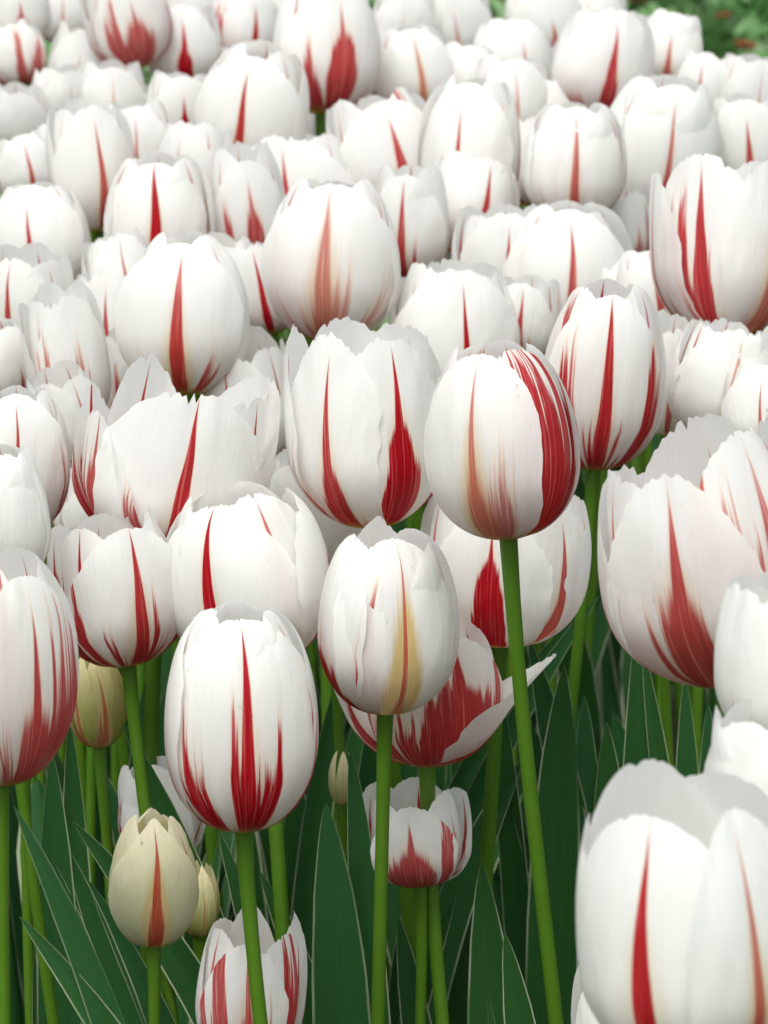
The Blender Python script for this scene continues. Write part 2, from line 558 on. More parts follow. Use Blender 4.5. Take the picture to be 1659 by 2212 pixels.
MFL = simple_material('dead_leaf_brown', (0.20, 0.045, 0.02), (0.34, 0.10, 0.04), 60, 0.7, 0.4, 0.003)
fallen_leaf(1610, 106, 0.028, 0.6, 'red-brown dead leaf on the green ground cover, behind the right end of the tulips', 3)
fallen_leaf(1390, 4, 0.035, 1.9, 'brown dead leaf at the top edge, where the ground cover meets the tulips', 5)
fallen_leaf(1560, 40, 0.022, 2.5, 'smaller pale brown dead leaf on the ground cover, beyond the red-brown one', 6)

# ------------------------------------------------------------------ tulips
Z0 = 0.45
PLANTS = {}
REPORT = []


def tulip(key, xb, yb, xt, yt, w, dz=0.0, rt=0.75, yaw=0.0, label='', lean=0.07, pp=None, group='white tulips with red flames in the bed', leaves=2,
          young=0.0, name='tulip', fl=None, drops=0, wide=1.0, toward=0.0):
    """xb,yb: foot of the flower head; xt,yt: middle of its top; w: its width, all in the 1659 x 2212 picture; dz: height above the mean of the bed"""
    rng = random.Random(key)
    dome = rt <= .78 and young == 0
    if dome:
        rt *= .5
    zb = Z0 + dz
    hb = at_height(xb, yb, zb)
    Lp = math.hypot(xt - xb, yt - yb)
    if Lp < 1.24 * w and not group.startswith(('tulips standing', 'closed', 'small')):      # its foot is hidden behind the flowers in front
        k = (1.24 * w - Lp) * 0.8 / Lp
        xb, yb = xb + (xb - xt) * k, yb + (yb - yt) * k
        hb = at_dist(xb, yb, hb.y)
        zb = hb.z - float(ground(hb.y))
    zdep = (hb - Vector((0, 0, CAMZ))).dot(FWD)
    mpp = zdep / FPX
    el = math.atan2(CAMZ - hb.z, hb.y)
    W = w * mpp
    Lpx = math.hypot(xt - xb, yt - yb)
    roll = math.atan2(xt - xb, yb - yt)
    H = (Lpx * mpp - 0.5 * W * rt * 0.8 * math.sin(el)) / math.cos(el)
    H = max(H, 0.55 * W)
    R = W * 0.5 / 1.07
    REPORT.append((key, round(W, 3), round(H, 3), round(hb.y, 2)))
    root = bpy.data.objects.new(name, None)
    C.objects.link(root)
    root.empty_display_size = 0.05
    gx_ = hb.x + lean * zb + rng.uniform(-.008, .008)
    gy_ = hb.y + rng.uniform(-.02, .02)
    root.location = (gx_, gy_, float(ground(gy_)))
    root['label'] = label
    root['category'] = 'tulip'
    root['group'] = group
    off = hb - root.location
    back = not group.startswith(('tulips standing', 'closed', 'small'))
    if back:
        toward += rng.uniform(-9, 9)
        roll += math.radians(rng.uniform(-6, 6))
    rot = Euler((math.radians(toward), roll, 0), 'XYZ')
    axis = rot.to_matrix() @ Vector((0, 0, 1))
    # stem
    p0, p3 = Vector((0, 0, -0.01)), off + axis * 0.0012
    p1 = p0 + Vector((rng.uniform(-.03, .03), rng.uniform(-.03, .03), off.z * .4))
    p2 = p3 - (axis * 0.5 + (p3 - p0).normalized() * 0.5).normalized() * off.z * .35
    pts, rad = [], []
    sr = min(max(W * 0.052, 0.0024), 0.0032)
    for i in range(22):
        t = i / 21
        pts.append(p0 * (1 - t) ** 3 + p1 * 3 * t * (1 - t) ** 2 + p2 * 3 * t * t * (1 - t) + p3 * t ** 3)
        rad.append(sr * (1.12 - .16 * t) * (1 + (0.28 if i == 21 else .10 if i == 20 else 0)))
    P, UV = tube_points(pts, rad)
    link('stem', grid_mesh('stem', P, UV, MS), root)
    # petals
    near = w > 200
    NU, NV = (41, 34) if near else (27, 22)
    df = dict(ws=rng.uniform(.10, .24), top=rng.uniform(.88, 1.0), hs=rng.choice([.12, .2, .3, .38]), fade=rng.choice([0, 0, .15, .4]), yel=rng.choice([.15, .3, .6]), jag=rng.uniform(.5, 1.0))
    if fl:
        df.update(fl)
    surf = []
    for i in range(6):
        inner = i >= 3
        ang = yaw + 120 * (i % 3) + (60 if inner else 0) + rng.uniform(-6, 6) * (0 if i == 0 else 1)
        p = dict(df)
        p['ws'] *= rng.uniform(.8, 1.25)
        p['hs'] *= rng.uniform(.7, 1.3)
        p['len'] = rng.uniform(.94, 1.03)
        p['skew'] = rng.uniform(-.07, .07)
        p['op'] = rng.uniform(-2, 3)
        p['twist'] = rng.uniform(-4, 4)
        p['wid'] = wide
        p['dome'] = dome
        if pp and i in pp:
            p.update(pp[i])
        ang += p.get('dang', 0)
        P, UV = petal_points(rng, R, H, p.get('rt', rt * (1 if dome else .88)), ang, p.get('inner', inner), p, NU, NV)
        o = link('petal', grid_mesh('petal', P, UV, MP), root, off, rot)
        o['flame'] = [float(p['ws']), float(p['top']), float(p['hs'])]
        o['tint'] = [float(p['fade']), float(p['yel']), float(p['skew'])]
        if p['ws'] < .07 and 'plain' not in label:
            p['ws'], p['top'], p['sw'], p['hs'] = rng.uniform(.09, .2), .96, .06, max(p['hs'], rng.choice([0, .1, .25]))
        if back:
            if not inner:
                p['wid'] = p.get('wid', 1.0) * rng.uniform(.70, .92)
            else:
                p['rs'] = p.get('rs', .91)
        if back and 'plain' not in label:
            if .1 < p['ws'] < .4:
                p.setdefault('fh', rng.uniform(.42, .58))
                p['ws'] = max(p['ws'], .17)
            if i in (3, 5) and rng.random() < .6:
                p['ws'], p['top'], p['sw'] = rng.uniform(.2, .36), rng.uniform(.9, 1.0), rng.uniform(.10, .16)
                p['fade'] = rng.choice([0, .1, .3, .5])
            p['hs'] = max(p['hs'], rng.choice([.12, .3, .42, .55, .65]))
            p['sw'] = p.get('sw', max(.06, min(.18, p['ws'] * .75))) * 1.2
            if i:
                p['op'] += rng.uniform(-2, 5)
                p['ruffle'] = rng.uniform(.5, 1.6)
        fh = p.get('fh', (0.42 if p['ws'] > .1 else .2) if p['ws'] < .4 else .78 * p['top'])
        o['fan'] = [float(fh), float(p.get('sw', max(.06, min(.18, p['ws'] * .75)))), 0.0]
        o['grain'] = [rng.uniform(0, 90), float(p.get('young', young)), float(p['jag'])]
        if math.cos(math.radians(ang)) > -0.1:
            surf.append((P, ang))
    if drops:
        d = link('water_drops', drops_mesh(rng, surf, drops), root, off, rot)
        d['kind'] = 'stuff'
    # leaves
    for k in range(leaves):
        a = rng.uniform(0, 6.28)
        lean_ = rng.uniform(.10, .42)
        hl = rng.uniform(.12, .20) if group.startswith(('tulips standing', 'small', 'closed')) else rng.uniform(.18, .27)
        tip = (math.cos(a) * lean_ * hl, math.sin(a) * lean_ * hl, hl)
        side = (-math.sin(a), math.cos(a), 0)
        bw = rng.uniform(.25, .6)
        P, UV = leaf_points(rng, (math.cos(a) * .005, math.sin(a) * .005, .0), (tip[0] * bw, tip[1] * bw, hl * .6), tip, rng.uniform(.022, .036), side, fold=rng.uniform(.15, .5), twist=rng.uniform(-.4, .4))
        link('leaf', grid_mesh('leaf', P, UV, ML), root)
    PLANTS[key] = root
    return root


def leaf(tx, ty, qx, qy, D, width_px, face=0.0, fold=.3, twist=0.0, seed=0):
    """a leaf whose tip stands at picture point (tx, ty), D metres away, pointing from (qx, qy); it grows from the plant nearest to it"""
    D = D * 1.09
    p_ = at_dist(qx, qy, D)
    root = min((r for r in PLANTS.values() if r.location.y > p_.y - .05), key=lambda r: abs(r.location.x - p_.x) + abs(r.location.y - p_.y))
    rng = random.Random(seed * 31 + int(tx) + int(ty))
    tip = at_dist(tx, ty, D) - root.location
    q = at_dist(qx, qy, D) - root.location
    dr = (tip - q).normalized()
    L = tip.length
    base = Vector((0.004, 0.004, 0))
    ctrl = tip - dr * L * .62
    side = (math.cos(face), math.sin(face), 0.0)
    width = width_px * D / FPX
    P, UV = leaf_points(rng, base, ctrl, tip, width, side, fold=fold, NU=13, NV=40, twist=twist)
    link('leaf', grid_mesh('leaf', P, UV, ML), root)


T = tulip
FRONT = 'tulips standing at the front of the bed'
# --- the large ones at the right edge
T('R', 1520, 2340, 1462, 1655, 562, .05, .80, 27, 'huge blurred open tulip in the bottom right corner, two thin red stripes', .0,
  {0: dict(ws=.3, sw=.18, fh=.5, top=.98, hs=.06, fade=.45, yel=.9, jag=.5, round=.40, wid=.50, len=1.03, ruffle=.2, spiral=0), 5: dict(inner=False, rs=.93, flat=-.03, dang=2, ws=.24, sw=.17, fh=.4, top=.98, hs=.0, fade=.05, yel=.5, jag=.3, round=.45, len=1.0, ruffle=.2, wid=1.0, skew=.03, spiral=0),
   2: dict(ws=.1, hs=.0, op=1, rs=.90, flat=-.05, point=.08, len=.95, dang=-8, wid=.6, spiral=0), 3: dict(ws=.12, hs=.1, op=2), 4: dict(len=1.03, ws=.1, hs=0, wid=1.2), 1: dict(ws=.1, hs=.1)}, FRONT, fl=dict(rim=.6, bowl=1.75))
T('S', 1372, 2440, 1325, 2060, 190, -.12, .7, -20, 'small white tulip mostly hidden under the huge corner tulip', .05, {0: dict(ws=.06, hs=0), 5: dict(ws=.06, hs=0), 3: dict(ws=.06, hs=0)}, FRONT)
T('Q', 1680, 1930, 1655, 1490, 290, .07, .8, -38, 'white tulip cut by the right edge, magenta stripe low on its left petal', .03,
  {0: dict(ws=.16, top=.7, hs=.05, fade=.1), 3: dict(ws=.1, hs=.05), 5: dict(ws=.08, hs=0)}, FRONT)
T('P', 1725, 1625, 1705, 1200, 345, .10, .8, -62, 'plain white tulip cut by the right edge, overlapping the large leaning tulip', .02,
  {0: dict(ws=.08, top=.5, hs=.0, fade=.2), 3: dict(ws=.06, hs=.0, top=.5), 5: dict(ws=.06, hs=0)}, FRONT)
T('N', 1566, 1480, 1465, 925, 448, .06, .84, -18, 'wide-open tulip leaning left at the right edge, with broad crimson stripe', .0,
  {0: dict(ws=.40, fh=.62, sw=.24, top=.94, hs=.28, fade=.25, yel=.6, jag=.8, round=.40, op=2, wid=.72, skew=.03, len=.97), 3: dict(inner=False, rs=.93, flat=-.02, ws=.5, fh=.62, sw=.24, top=1.0, hs=.6, fade=.4, jag=.9, op=1, wid=.9, len=1.06, ruffle=1.4), 5: dict(ws=.3, fh=.35, hs=.4, op=1, fade=.4, len=.95),
   2: dict(op=0, ws=.3, hs=.3, len=.92, dang=16), 4: dict(ws=.3, sw=.15, len=1.04, op=0), 1: dict(ws=.3, hs=.4, op=4, len=1.08)}, FRONT, drops=40, fl=dict(rim=1.3, bowl=1.3))

# --- the front row
T('A', 525, 1790, 513, 1322, 312, 0, .55, 6, 'large closed tulip front and centre, one long red stripe on its cream-white front petal', .10,
  {0: dict(ws=.23, fh=.46, sw=.17, top=.98, hs=.33, fade=.0, yel=.35, jag=.28, skew=.02, len=1.0, round=.27, rexp=3.4, wid=1.0), 5: dict(ws=.35, top=.75, hs=.42, fade=.05, len=1.05, op=1.5),
   3: dict(ws=.2, top=.95, hs=.35, fade=.1, len=1.0), 2: dict(ws=.3, hs=.4, op=1), 1: dict(len=1.02), 4: dict(len=1.03, ws=.1)}, FRONT, drops=110)
T('B', 832, 1537, 838, 1148, 290, 0, .66, 14, 'closed tulip with tan-yellow lower half and thin red stripe, middle front', -.02,
  {0: dict(ws=.32, sw=.075, fh=.28, top=1.0, hs=.14, fade=.55, yel=1.8, jag=.5, len=1.0, round=.36, wid=.88), 5: dict(inner=False, rs=.94, flat=-.03, wid=.85, dang=-15, ws=.8, fh=.5, top=.56, hs=.45, fade=.05, skew=-.1, len=1.0), 3: dict(ws=.2, top=.9, hs=.15, len=.93, op=2, fade=.3),
   2: dict(ws=1.0, fh=.48, top=.6, hs=.3, dang=22, len=1.0, op=1, ruffle=.8), 4: dict(len=1.06, rt=.6, ws=.08, point=.3), 1: dict(len=1.0, ws=.1)}, FRONT, drops=120)
T('C', 1098, 1160, 1066, 746, 315, .08, .64, -24, 'tulip on a leaning stem, washed pink-tan petal beside a solid red one', .075,
  {0: dict(ws=.34, fh=.55, sw=.13, top=.98, hs=.35, fade=.7, yel=.9, jag=.9, len=1.0, round=.36, wid=.80), 3: dict(inner=False, rs=.93, flat=-.04, ws=1.3, fh=.64, sw=.3, top=.92, hs=.7, fade=.05, jag=1.3, len=1.0, wid=1.1), 1: dict(ws=.8, top=.7, hs=.5, op=1, wid=.6, dang=14),
   5: dict(ws=.2, hs=.2, fade=.6, top=.8), 4: dict(ws=.1), 2: dict(ws=.1, hs=.2)}, FRONT, drops=60)
T('D', 806, 1138, 784, 688, 335, .03, .95, 27, 'tall open cup tulip with two bold red stripes rising side by side', .075,
  {0: dict(ws=.44, fh=.66, sw=.19, top=.98, hs=.10, fade=.0, yel=.2, jag=.9, round=.34, wid=.78, rs=.95, flat=0), 5: dict(inner=False, rs=1.0, flat=.03, sw=.2, fh=.5, wid=.66, ws=.42, top=.95, hs=.14, fade=.12, yel=.3, jag=.5, round=.30), 3: dict(ws=.2, hs=.2), 2: dict(ws=.25, hs=.3, op=2, dang=-12, wid=.8), 4: dict(ws=.1), 1: dict(ws=.1)}, FRONT, drops=50, fl=dict(rim=1.5, yel=.3, bowl=1.08))
T('E', 348, 1210, 428, 782, 392, .02, 1.0, 4, 'ragged wide-open tulip leaning right with torn petals on its left side', .0,
  {0: dict(ws=.30, fh=.45, sw=.18, top=1.0, hs=.06, fade=.05, yel=.3, jag=.35, round=.26, wid=.84, len=1.0), 5: dict(inner=False, rs=.97, ws=.5, fh=.6, sw=.2, top=.85, hs=.35, fade=.2, op=5, len=.80, wid=.72, jag=.8, round=.5), 2: dict(ws=.35, sw=.14, top=1.0, hs=.35, op=11, wid=.62, point=.25, len=.88),
   4: dict(dang=34, ws=.26, sw=.14, op=2, wid=.7, point=.1, top=1.0, len=1.02), 1: dict(ws=.15, op=2, hs=.2), 3: dict(ws=.2, hs=.2, op=2)}, FRONT, fl=dict(rim=1.7, bowl=1.2))
T('F', 565, 1430, 512, 1056, 345, .0, .72, -28, 'rounded white tulip behind the large front one, with a torn red-edged petal', .05,
  {0: dict(ws=.2, sw=.16, top=1.0, hs=.16, fade=.0, yel=.5, jag=.4, len=.98, round=.42, wid=1.05), 3: dict(ws=.2, top=1.0, hs=.12, len=1.0), 1: dict(ws=.8, top=.85, hs=.3, op=3, fade=.05), 5: dict(ws=.1, hs=.05, op=3), 2: dict(ws=.1), 4: dict(ws=.15)}, FRONT, drops=110, fl=dict(rim=1.4))
T('H', 277, 1434, 232, 1094, 265, .0, .82, 20, 'cup-shaped tulip with red flames fanning from its base, over a green bud', .045,
  {0: dict(ws=.32, top=1.0, hs=.40, fade=.1, yel=.45, jag=.7, round=.36), 5: dict(ws=.2, top=1.0, hs=.42, fade=.0, round=.4), 3: dict(ws=.3, hs=.4, top=.85), 2: dict(ws=.4, hs=.4, op=3), 4: dict(ws=.12)}, FRONT, drops=50)
T('I', 2, 1692, 8, 1192, 285, .02, .6, 38, 'tulip cut by the left edge, its lower petals heavily flamed with red', .01,
  {0: dict(ws=.5, fh=.5, top=.8, hs=.5, fade=.2, jag=1.0, len=.9, yel=.2), 3: dict(ws=.15, hs=.1, top=.95, op=1), 5: dict(ws=.5, hs=.6, fade=.4), 1: dict(ws=.1, hs=.1)}, FRONT, drops=50)
T('J', 8, 1262, 2, 962, 200, .05, .6, 10, 'plain cream-white tulip cut by the left edge, above the red-flamed one', .03,
  {0: dict(ws=.06, top=.4, hs=.0), 3: dict(ws=.06, top=.3, hs=.0), 5: dict(ws=.05, hs=0)}, FRONT, drops=40)
T('K', 40, 1150, 42, 838, 208, .02, .62, 4, 'egg-shaped white tulip at the left edge with one slim red stripe', .03,
  {0: dict(ws=.15, top=.96, hs=.06, fade=.1, yel=.2, jag=.3), 3: dict(ws=.12, hs=.1, fade=.5), 5: dict(ws=.1, hs=.05)}, FRONT, drops=20)
T('M', 1078, 1390, 1092, 1022, 352, -.02, .85, -14, 'wide white tulip behind the leaning stem, with a very broad blood-red stripe', -.02,
  {0: dict(wid=.66, ws=.42, fh=.72, sw=.22, top=.88, hs=.05, fade=.0, yel=.1, jag=.9, round=.34), 3: dict(inner=False, rs=.94, flat=-.03, wid=.85, ws=.36, fh=.5, top=.9, hs=.15, fade=.25, jag=.6, op=4), 5: dict(ws=.2, top=1.0, hs=.2, op=3), 1: dict(ws=.2, op=4), 2: dict(ws=.1)}, FRONT, fl=dict(rim=1.3), drops=25)
T('L', 922, 1648, 925, 1318, 290, -.05, .85, 22, 'splayed tulip with a solid red front, half hidden behind the tan-based one', .05,
  {0: dict(ws=1.05, fh=.74, sw=.4, skew=.12, top=1.0, hs=.5, fade=.12, jag=1.3, yel=.5), 5: dict(ws=.8, fh=.55, top=.7, hs=.6, fade=.5, yel=.8), 3: dict(ws=.1, top=.7, hs=.0, op=29, wid=1.5, dang=-4, flat=.08, len=1.0, rim=2.5, ruffle=1.2), 2: dict(op=20, ws=.2, hs=.3, wid=.9, ruffle=1.2), 1: dict(ws=.3), 4: dict(ws=.2)}, FRONT)
T('G', 712, 1245, 672, 958, 215, -.02, .85, -30, 'white tulip tucked below the two-striped cup, thin dark red stripes on its right', .0,
  {0: dict(ws=.10, top=.2, hs=.06), 3: dict(ws=.22, top=1.0, hs=.35, fade=.1), 1: dict(ws=.3, top=1.0, hs=.4, op=4), 5: dict(ws=.1, hs=.1)}, FRONT)
# --- buds and small low tulips
T('bud_green', 215, 1612, 202, 1394, 112, -.06, .06, 25, 'yellow-green closed bud with faint brown streaks below the flame-based tulip', .03,
  None, 'closed buds among the tulips', young=1.0, name='tulip_bud', fl=dict(ws=.3, top=.9, hs=.3, fade=.6, yel=1.0, rim=.2, round=.7, point=.1), wide=1.0)
T('bud_cream', 332, 2040, 332, 1742, 182, -.08, .12, 6, 'pale yellow closed bud with one orange-red stripe, low at the front left', .01,
  {0: dict(ws=.36, sw=.19, fh=.5, top=1.0, hs=.16, fade=.25, yel=1.5, jag=.5, len=1.0, round=.5, wid=1.1), 5: dict(ws=.3, top=.45, hs=.15, fade=0)}, 'closed buds among the tulips', young=.6, name='tulip_bud', fl=dict(ws=.25, hs=.15, fade=.3, rim=.6), drops=60)
T('bud_peek', 740, 1735, 742, 1618, 40, -.10, .06, 0, 'small green and white bud peeping between leaves right of the large front tulip', .0,
  None, 'closed buds among the tulips', young=.8, name='tulip_bud', fl=dict(ws=.05, hs=0, fade=.5, rim=.2, round=.8, point=.2), leaves=1)
T('bud_hidden', 430, 2020, 432, 1858, 66, -.12, .06, 20, 'slim greenish bud half hidden behind the pale yellow bud', .02,
  None, 'closed buds among the tulips', young=.9, name='tulip_bud', fl=dict(ws=.05, hs=0, fade=.6, rim=.2, round=.8, point=.2), leaves=1)
T('small_back', 352, 1862, 345, 1640, 162, -.11, .5, -10, 'small half-closed tulip behind the pale yellow bud, crossed by a stem', .02,
  {0: dict(ws=.09, top=1.0, hs=.05, fade=.35, len=1.03, round=.6), 3: dict(ws=.09, top=.9, hs=.05, fade=.3, op=4), 5: dict(ws=.06, hs=0, op=8), 1: dict(ws=.06, hs=0, op=8)}, 'small low tulips under the tall ones')
T('small_low', 535, 2295, 537, 1968, 216, -.12, .8, 0, 'short red-streaked tulip at the bottom edge, behind the front stem', .03,
  {0: dict(wid=.8, ws=.7, fh=.55, sw=.16, top=.95, hs=.7, fade=.25, jag=1.3), 3: dict(inner=False, rs=.93, flat=-.03, ws=.4, sw=.1, fh=.5, top=.95, hs=.6, skew=.1, fade=.1), 5: dict(ws=.25, top=1.0, hs=.4, fade=.3), 4: dict(point=.3, len=1.08), 1: dict(point=.3, len=1.04, op=5, ws=.1)}, 'small low tulips under the tall ones', drops=30)
T('small_stems', 908, 1908, 893, 1682, 214, -.10, .9, -4, 'short red-based tulip seen behind three crossing stems', .0,
  {0: dict(wid=.8, ws=.9, fh=.6, sw=.3, top=.85, hs=.6, fade=.25, jag=1.3), 3: dict(ws=.35, top=.8, hs=.3, fade=.5, yel=.8), 5: dict(ws=.3, top=.5, hs=.3), 1: dict(ws=.3, hs=.2, op=4), 2: dict(op=5, hs=.2)}, 'small low tulips under the tall ones')

# --- the middle of the bed
T('O', 1282, 1012, 1292, 612, 252, .02, .74, 2, 'tall oval tulip on a straight stem, long red stripe and V of side flames', -.03,
  {0: dict(ws=.22, top=1.0, hs=.42, fade=.05, yel=.4, jag=.4, round=.42, len=.97), 3: dict(ws=.2, hs=.3, fade=.2), 5: dict(ws=.3, hs=.5, fade=.1, top=.8)})
T('KK', 175, 992, 108, 788, 138, .0, .85, 40, 'white tulip leaning left with pink veins, between the left-edge tulips', .03, {0: dict(ws=.16, hs=.3, fade=.7), 5: dict(ws=.2, top=.95, hs=.1, fade=0)})
T('Y', 195, 1185, 190, 990, 150, -.04, .85, 25, 'plain white tulip low between the left-edge ones and the ragged one', .03, {0: dict(ws=.08, top=.9, hs=.0, fade=.2), 5: dict(ws=.06, hs=.05, fade=.6)})
T('Z', 565, 990, 546, 715, 190, -.02, .85, -22, 'white tulip with two short dark stripes, wedged behind the ragged one', .02, {0: dict(ws=.10, top=1.0, hs=.0), 3: dict(ws=.10, top=.98, hs=.0), 5: dict(ws=.05, hs=0)}, fl=dict(rim=1.4))
T('T', 168, 926, 142, 616, 165, .0, .85, 24, 'tulip with yellow-tan streaks and a red foot, near the left edge', .03, {0: dict(ws=.35, top=.7, hs=.40, fade=.45, yel=1.3), 5: dict(ws=.14, top=.9, hs=.15, fade=.7, yel=1.0), 3: dict(ws=.3, hs=.3, fade=.2)})
T('U', 240, 822, 236, 582, 152, -.02, .85, -2, 'narrow white tulip with a broken red stripe, left of the yellow-flamed one', .03, {0: dict(ws=.2, top=.92, hs=.1, fade=.15), 3: dict(ws=.2, top=.8, hs=.1), 5: dict(ws=.1, hs=.1)}, fl=dict(rim=1.6))
T('V', 402, 832, 410, 512, 278, .02, .74, -8, 'round tulip with a wide red stripe and yellow side flames', .03, {0: dict(ws=.28, top=.90, hs=.25, fade=.15, yel=.9, jag=.4, len=.97), 3: dict(ws=.15, hs=.2, fade=.6), 5: dict(ws=.1, hs=.15, fade=.6, yel=1.0)})
T('W', 62, 765, 70, 525, 192, .0, .8, -16, 'white tulip at the left edge with a red line ending in a drop of red', .03, {0: dict(ws=.14, top=.98, hs=.1), 3: dict(ws=.06, hs=.05, fade=.4), 5: dict(ws=.1, hs=.1)})
T('X', 8, 862, 2, 690, 150, .0, .7, 45, 'white half tulip at the left edge, below the one with the red line', .03, {0: dict(ws=.12, top=.6, hs=.15, fade=.3), 5: dict(ws=.05, hs=0)})
T('AA', 706, 724, 700, 386, 285, .02, .74, -2, 'big tulip with a pale tan and pink streaked centre, behind the two-striped cup', .02, {0: dict(ws=.30, top=.98, hs=.30, fade=.8, yel=.7, jag=.9, len=.98, wid=1.08), 5: dict(ws=.3, top=.95, hs=.4, fade=.15), 3: dict(ws=.2, hs=.25, fade=.5, yel=.8)})
T('AC', 590, 722, 552, 520, 118, .0, .9, 0, 'slim tulip with a dark red foot, squeezed between the yellow-flamed and tan-streaked ones', .02, {0: dict(ws=.25, top=.95, hs=.05), 3: dict(ws=.7, top=.9, hs=.7), 5: dict(ws=.4, top=.8, hs=.5)})
T('S59', 972, 802, 948, 564, 282, .0, .8, 8, 'broad white tulip above the tall pair, one plain red stripe', .02, {0: dict(ws=.14, top=.95, hs=.0, fade=0, jag=.3), 5: dict(ws=.12, top=.95, hs=.05), 3: dict(ws=.08, hs=.0)}, fl=dict(rim=1.3))
T('S58', 1128, 772, 1152, 590, 142, .0, .85, -15, 'small white tulip with two dark red lines, left of the tall oval tulip', .02, {0: dict(ws=.22, top=.95, hs=.2), 3: dict(ws=.16, top=1.0, hs=.1), 5: dict(ws=.2, hs=.3)})
T('S60', 1424, 742, 1382, 540, 142, .0, .7, 10, 'white tulip with one dark stripe, right of the tall oval tulip', .0, {0: dict(ws=.20, top=1.0, hs=.0), 5: dict(ws=.05, hs=0)})
T('S61', 1440, 938, 1472, 668, 150, .0, .85, -8, 'white tulip with a short red tip stripe, right of the tall oval tulip and lower', .0, {0: dict(ws=.15, top=.98, hs=.0), 3: dict(ws=.1, hs=.0, fade=.3), 5: dict(ws=.15, hs=.25)}, fl=dict(rim=1.6))
T('S62', 1545, 925, 1560, 680, 230, .02, .85, -2, 'broad white tulip with a faint tan-pink stripe, above the large leaning one', .0, {0: dict(ws=.18, top=.95, hs=.0, fade=.8, yel=.4), 3: dict(ws=.05, hs=.0), 5: dict(ws=.06, hs=0)}, fl=dict(rim=1.8))
T('S63', 1648, 985, 1640, 782, 165, .02, .85, -12, 'white tulip at the right edge with a slim orange-red stripe, above the large leaning one', .0, {0: dict(ws=.10, top=.9, hs=.0, fade=.3), 3: dict(ws=.05, hs=.0), 5: dict(ws=.06, hs=.1)}, fl=dict(rim=1.4))
T('AOa', 1216, 668, 1214, 442, 285, .0, .74, 2, 'domed white tulip with a slim red stripe, directly above the tall oval one', .02, {0: dict(ws=.13, top=.95, hs=.0, fade=.25, yel=.5), 3: dict(ws=.05, hs=.05, fade=.6), 5: dict(ws=.1, hs=.05)})
T('AOb', 1080, 650, 1082, 434, 195, .0, .85, 2, 'white tulip with a thin dark line, left of the domed one', .02, {0: dict(ws=.12, top=.92, hs=.0), 3: dict(ws=.05, hs=.0), 5: dict(ws=.1, hs=.1, fade=.7)}, fl=dict(rim=1.6))
T('AR', 1572, 694, 1540, 330, 330, .04, .98, 32, 'large open cup with two streaky red stripes at the right edge', .0, {0: dict(wid=.66, ws=.36, fh=.5, top=.97, hs=.15, fade=.55, yel=.6), 5: dict(inner=False, rs=.93, flat=-.04, wid=.9, ws=.32, top=.98, hs=.42, fade=.1), 3: dict(ws=.3, hs=.4, fade=.2), 2: dict(op=3, ws=.15, hs=.2, wid=.7), 4: dict(ws=.1)}, fl=dict(rim=1.4))
T('AB', 885, 602, 875, 343, 165, .0, .8, -10, 'cream-white tulip right of the tan-streaked one, red stripe on the left', .02, {0: dict(ws=.22, top=.95, hs=.25, fade=.15, yel=.5), 3: dict(ws=.12, top=.8, fade=.7, yel=.9, hs=.2)})
T('AD', 545, 602, 512, 308, 160, .0, .8, 12, 'tulip with a dark red streaked foot, behind and left of the tan-streaked one', .02, {0: dict(ws=.45, top=.85, hs=.35, fade=.2), 5: dict(ws=.1, hs=.1)})
T('AI', 470, 705, 456, 505, 180, .0, .8, 10, 'white tulip with short red dashes, peeking over the yellow-flamed one', .02, {0: dict(ws=.25, top=.8, hs=.2), 5: dict(ws=.15, top=1.0, hs=.1)})
T('AH', 268, 690, 262, 498, 140, .0, .85, 18, 'white tulip with a small stripe, up and left of the yellow-flamed one', .02, {0: dict(ws=.1, top=1.0, hs=.0), 5: dict(ws=.05, hs=.0)}, fl=dict(rim=1.6))
T('AE', 650, 505, 642, 273, 300, -.01, .9, -10, 'wide white tulip with two thin lines, behind the tan-streaked one', .02, {0: dict(ws=.12, top=.92, hs=.0), 3: dict(ws=.12, top=.92, hs=.0), 5: dict(ws=.06, hs=.0)}, fl=dict(rim=1.3))
T('AF', 346, 548, 340, 335, 225, .02, .7, -3, 'white tulip with a red wedge-shaped stripe, above the yellow-flamed one', .02, {0: dict(ws=.23, top=.98, hs=.0, fade=0, jag=.4), 3: dict(ws=.2, hs=.3, fade=.2), 5: dict(ws=.05, hs=.0)})
T('AG', 95, 604, 98, 398, 212, .0, .68, -4, 'blunt white tulip near the left edge with a short red centre line', .02, {0: dict(ws=.11, top=.82, hs=.0, fade=0, jag=.2), 3: dict(ws=.05, hs=.0), 5: dict(ws=.05, hs=.0)})
T('AN', 1000, 548, 1046, 334, 180, .0, .85, 14, 'white tulip with a pointed red stripe, left of the smooth egg-shaped one', .02, {0: dict(ws=.2, top=.97, hs=.0, fade=.1), 5: dict(ws=.3, top=.6, hs=.35, fade=.2), 2: dict(ws=.3, hs=.3)})
T('AM', 1236, 474, 1228, 224, 208, .02, .66, 2, 'smooth egg-shaped tulip with a pink-red stripe down its middle', .02, {0: dict(ws=.18, top=.97, hs=.25, fade=.35, yel=.4, jag=.4), 3: dict(ws=.2, hs=.4, fade=.2), 5: dict(ws=.3, hs=.4, top=.7)})
T('AL', 1012, 485, 1032, 172, 205, .0, .78, -18, 'tall white tulip with two curved dark red lines, left of the egg-shaped one', .02, {0: dict(ws=.16, top=.8, hs=.15, fade=.1), 3: dict(ws=.14, top=.85, hs=.1, fade=.2), 5: dict(ws=.1, hs=.2, fade=.6)})
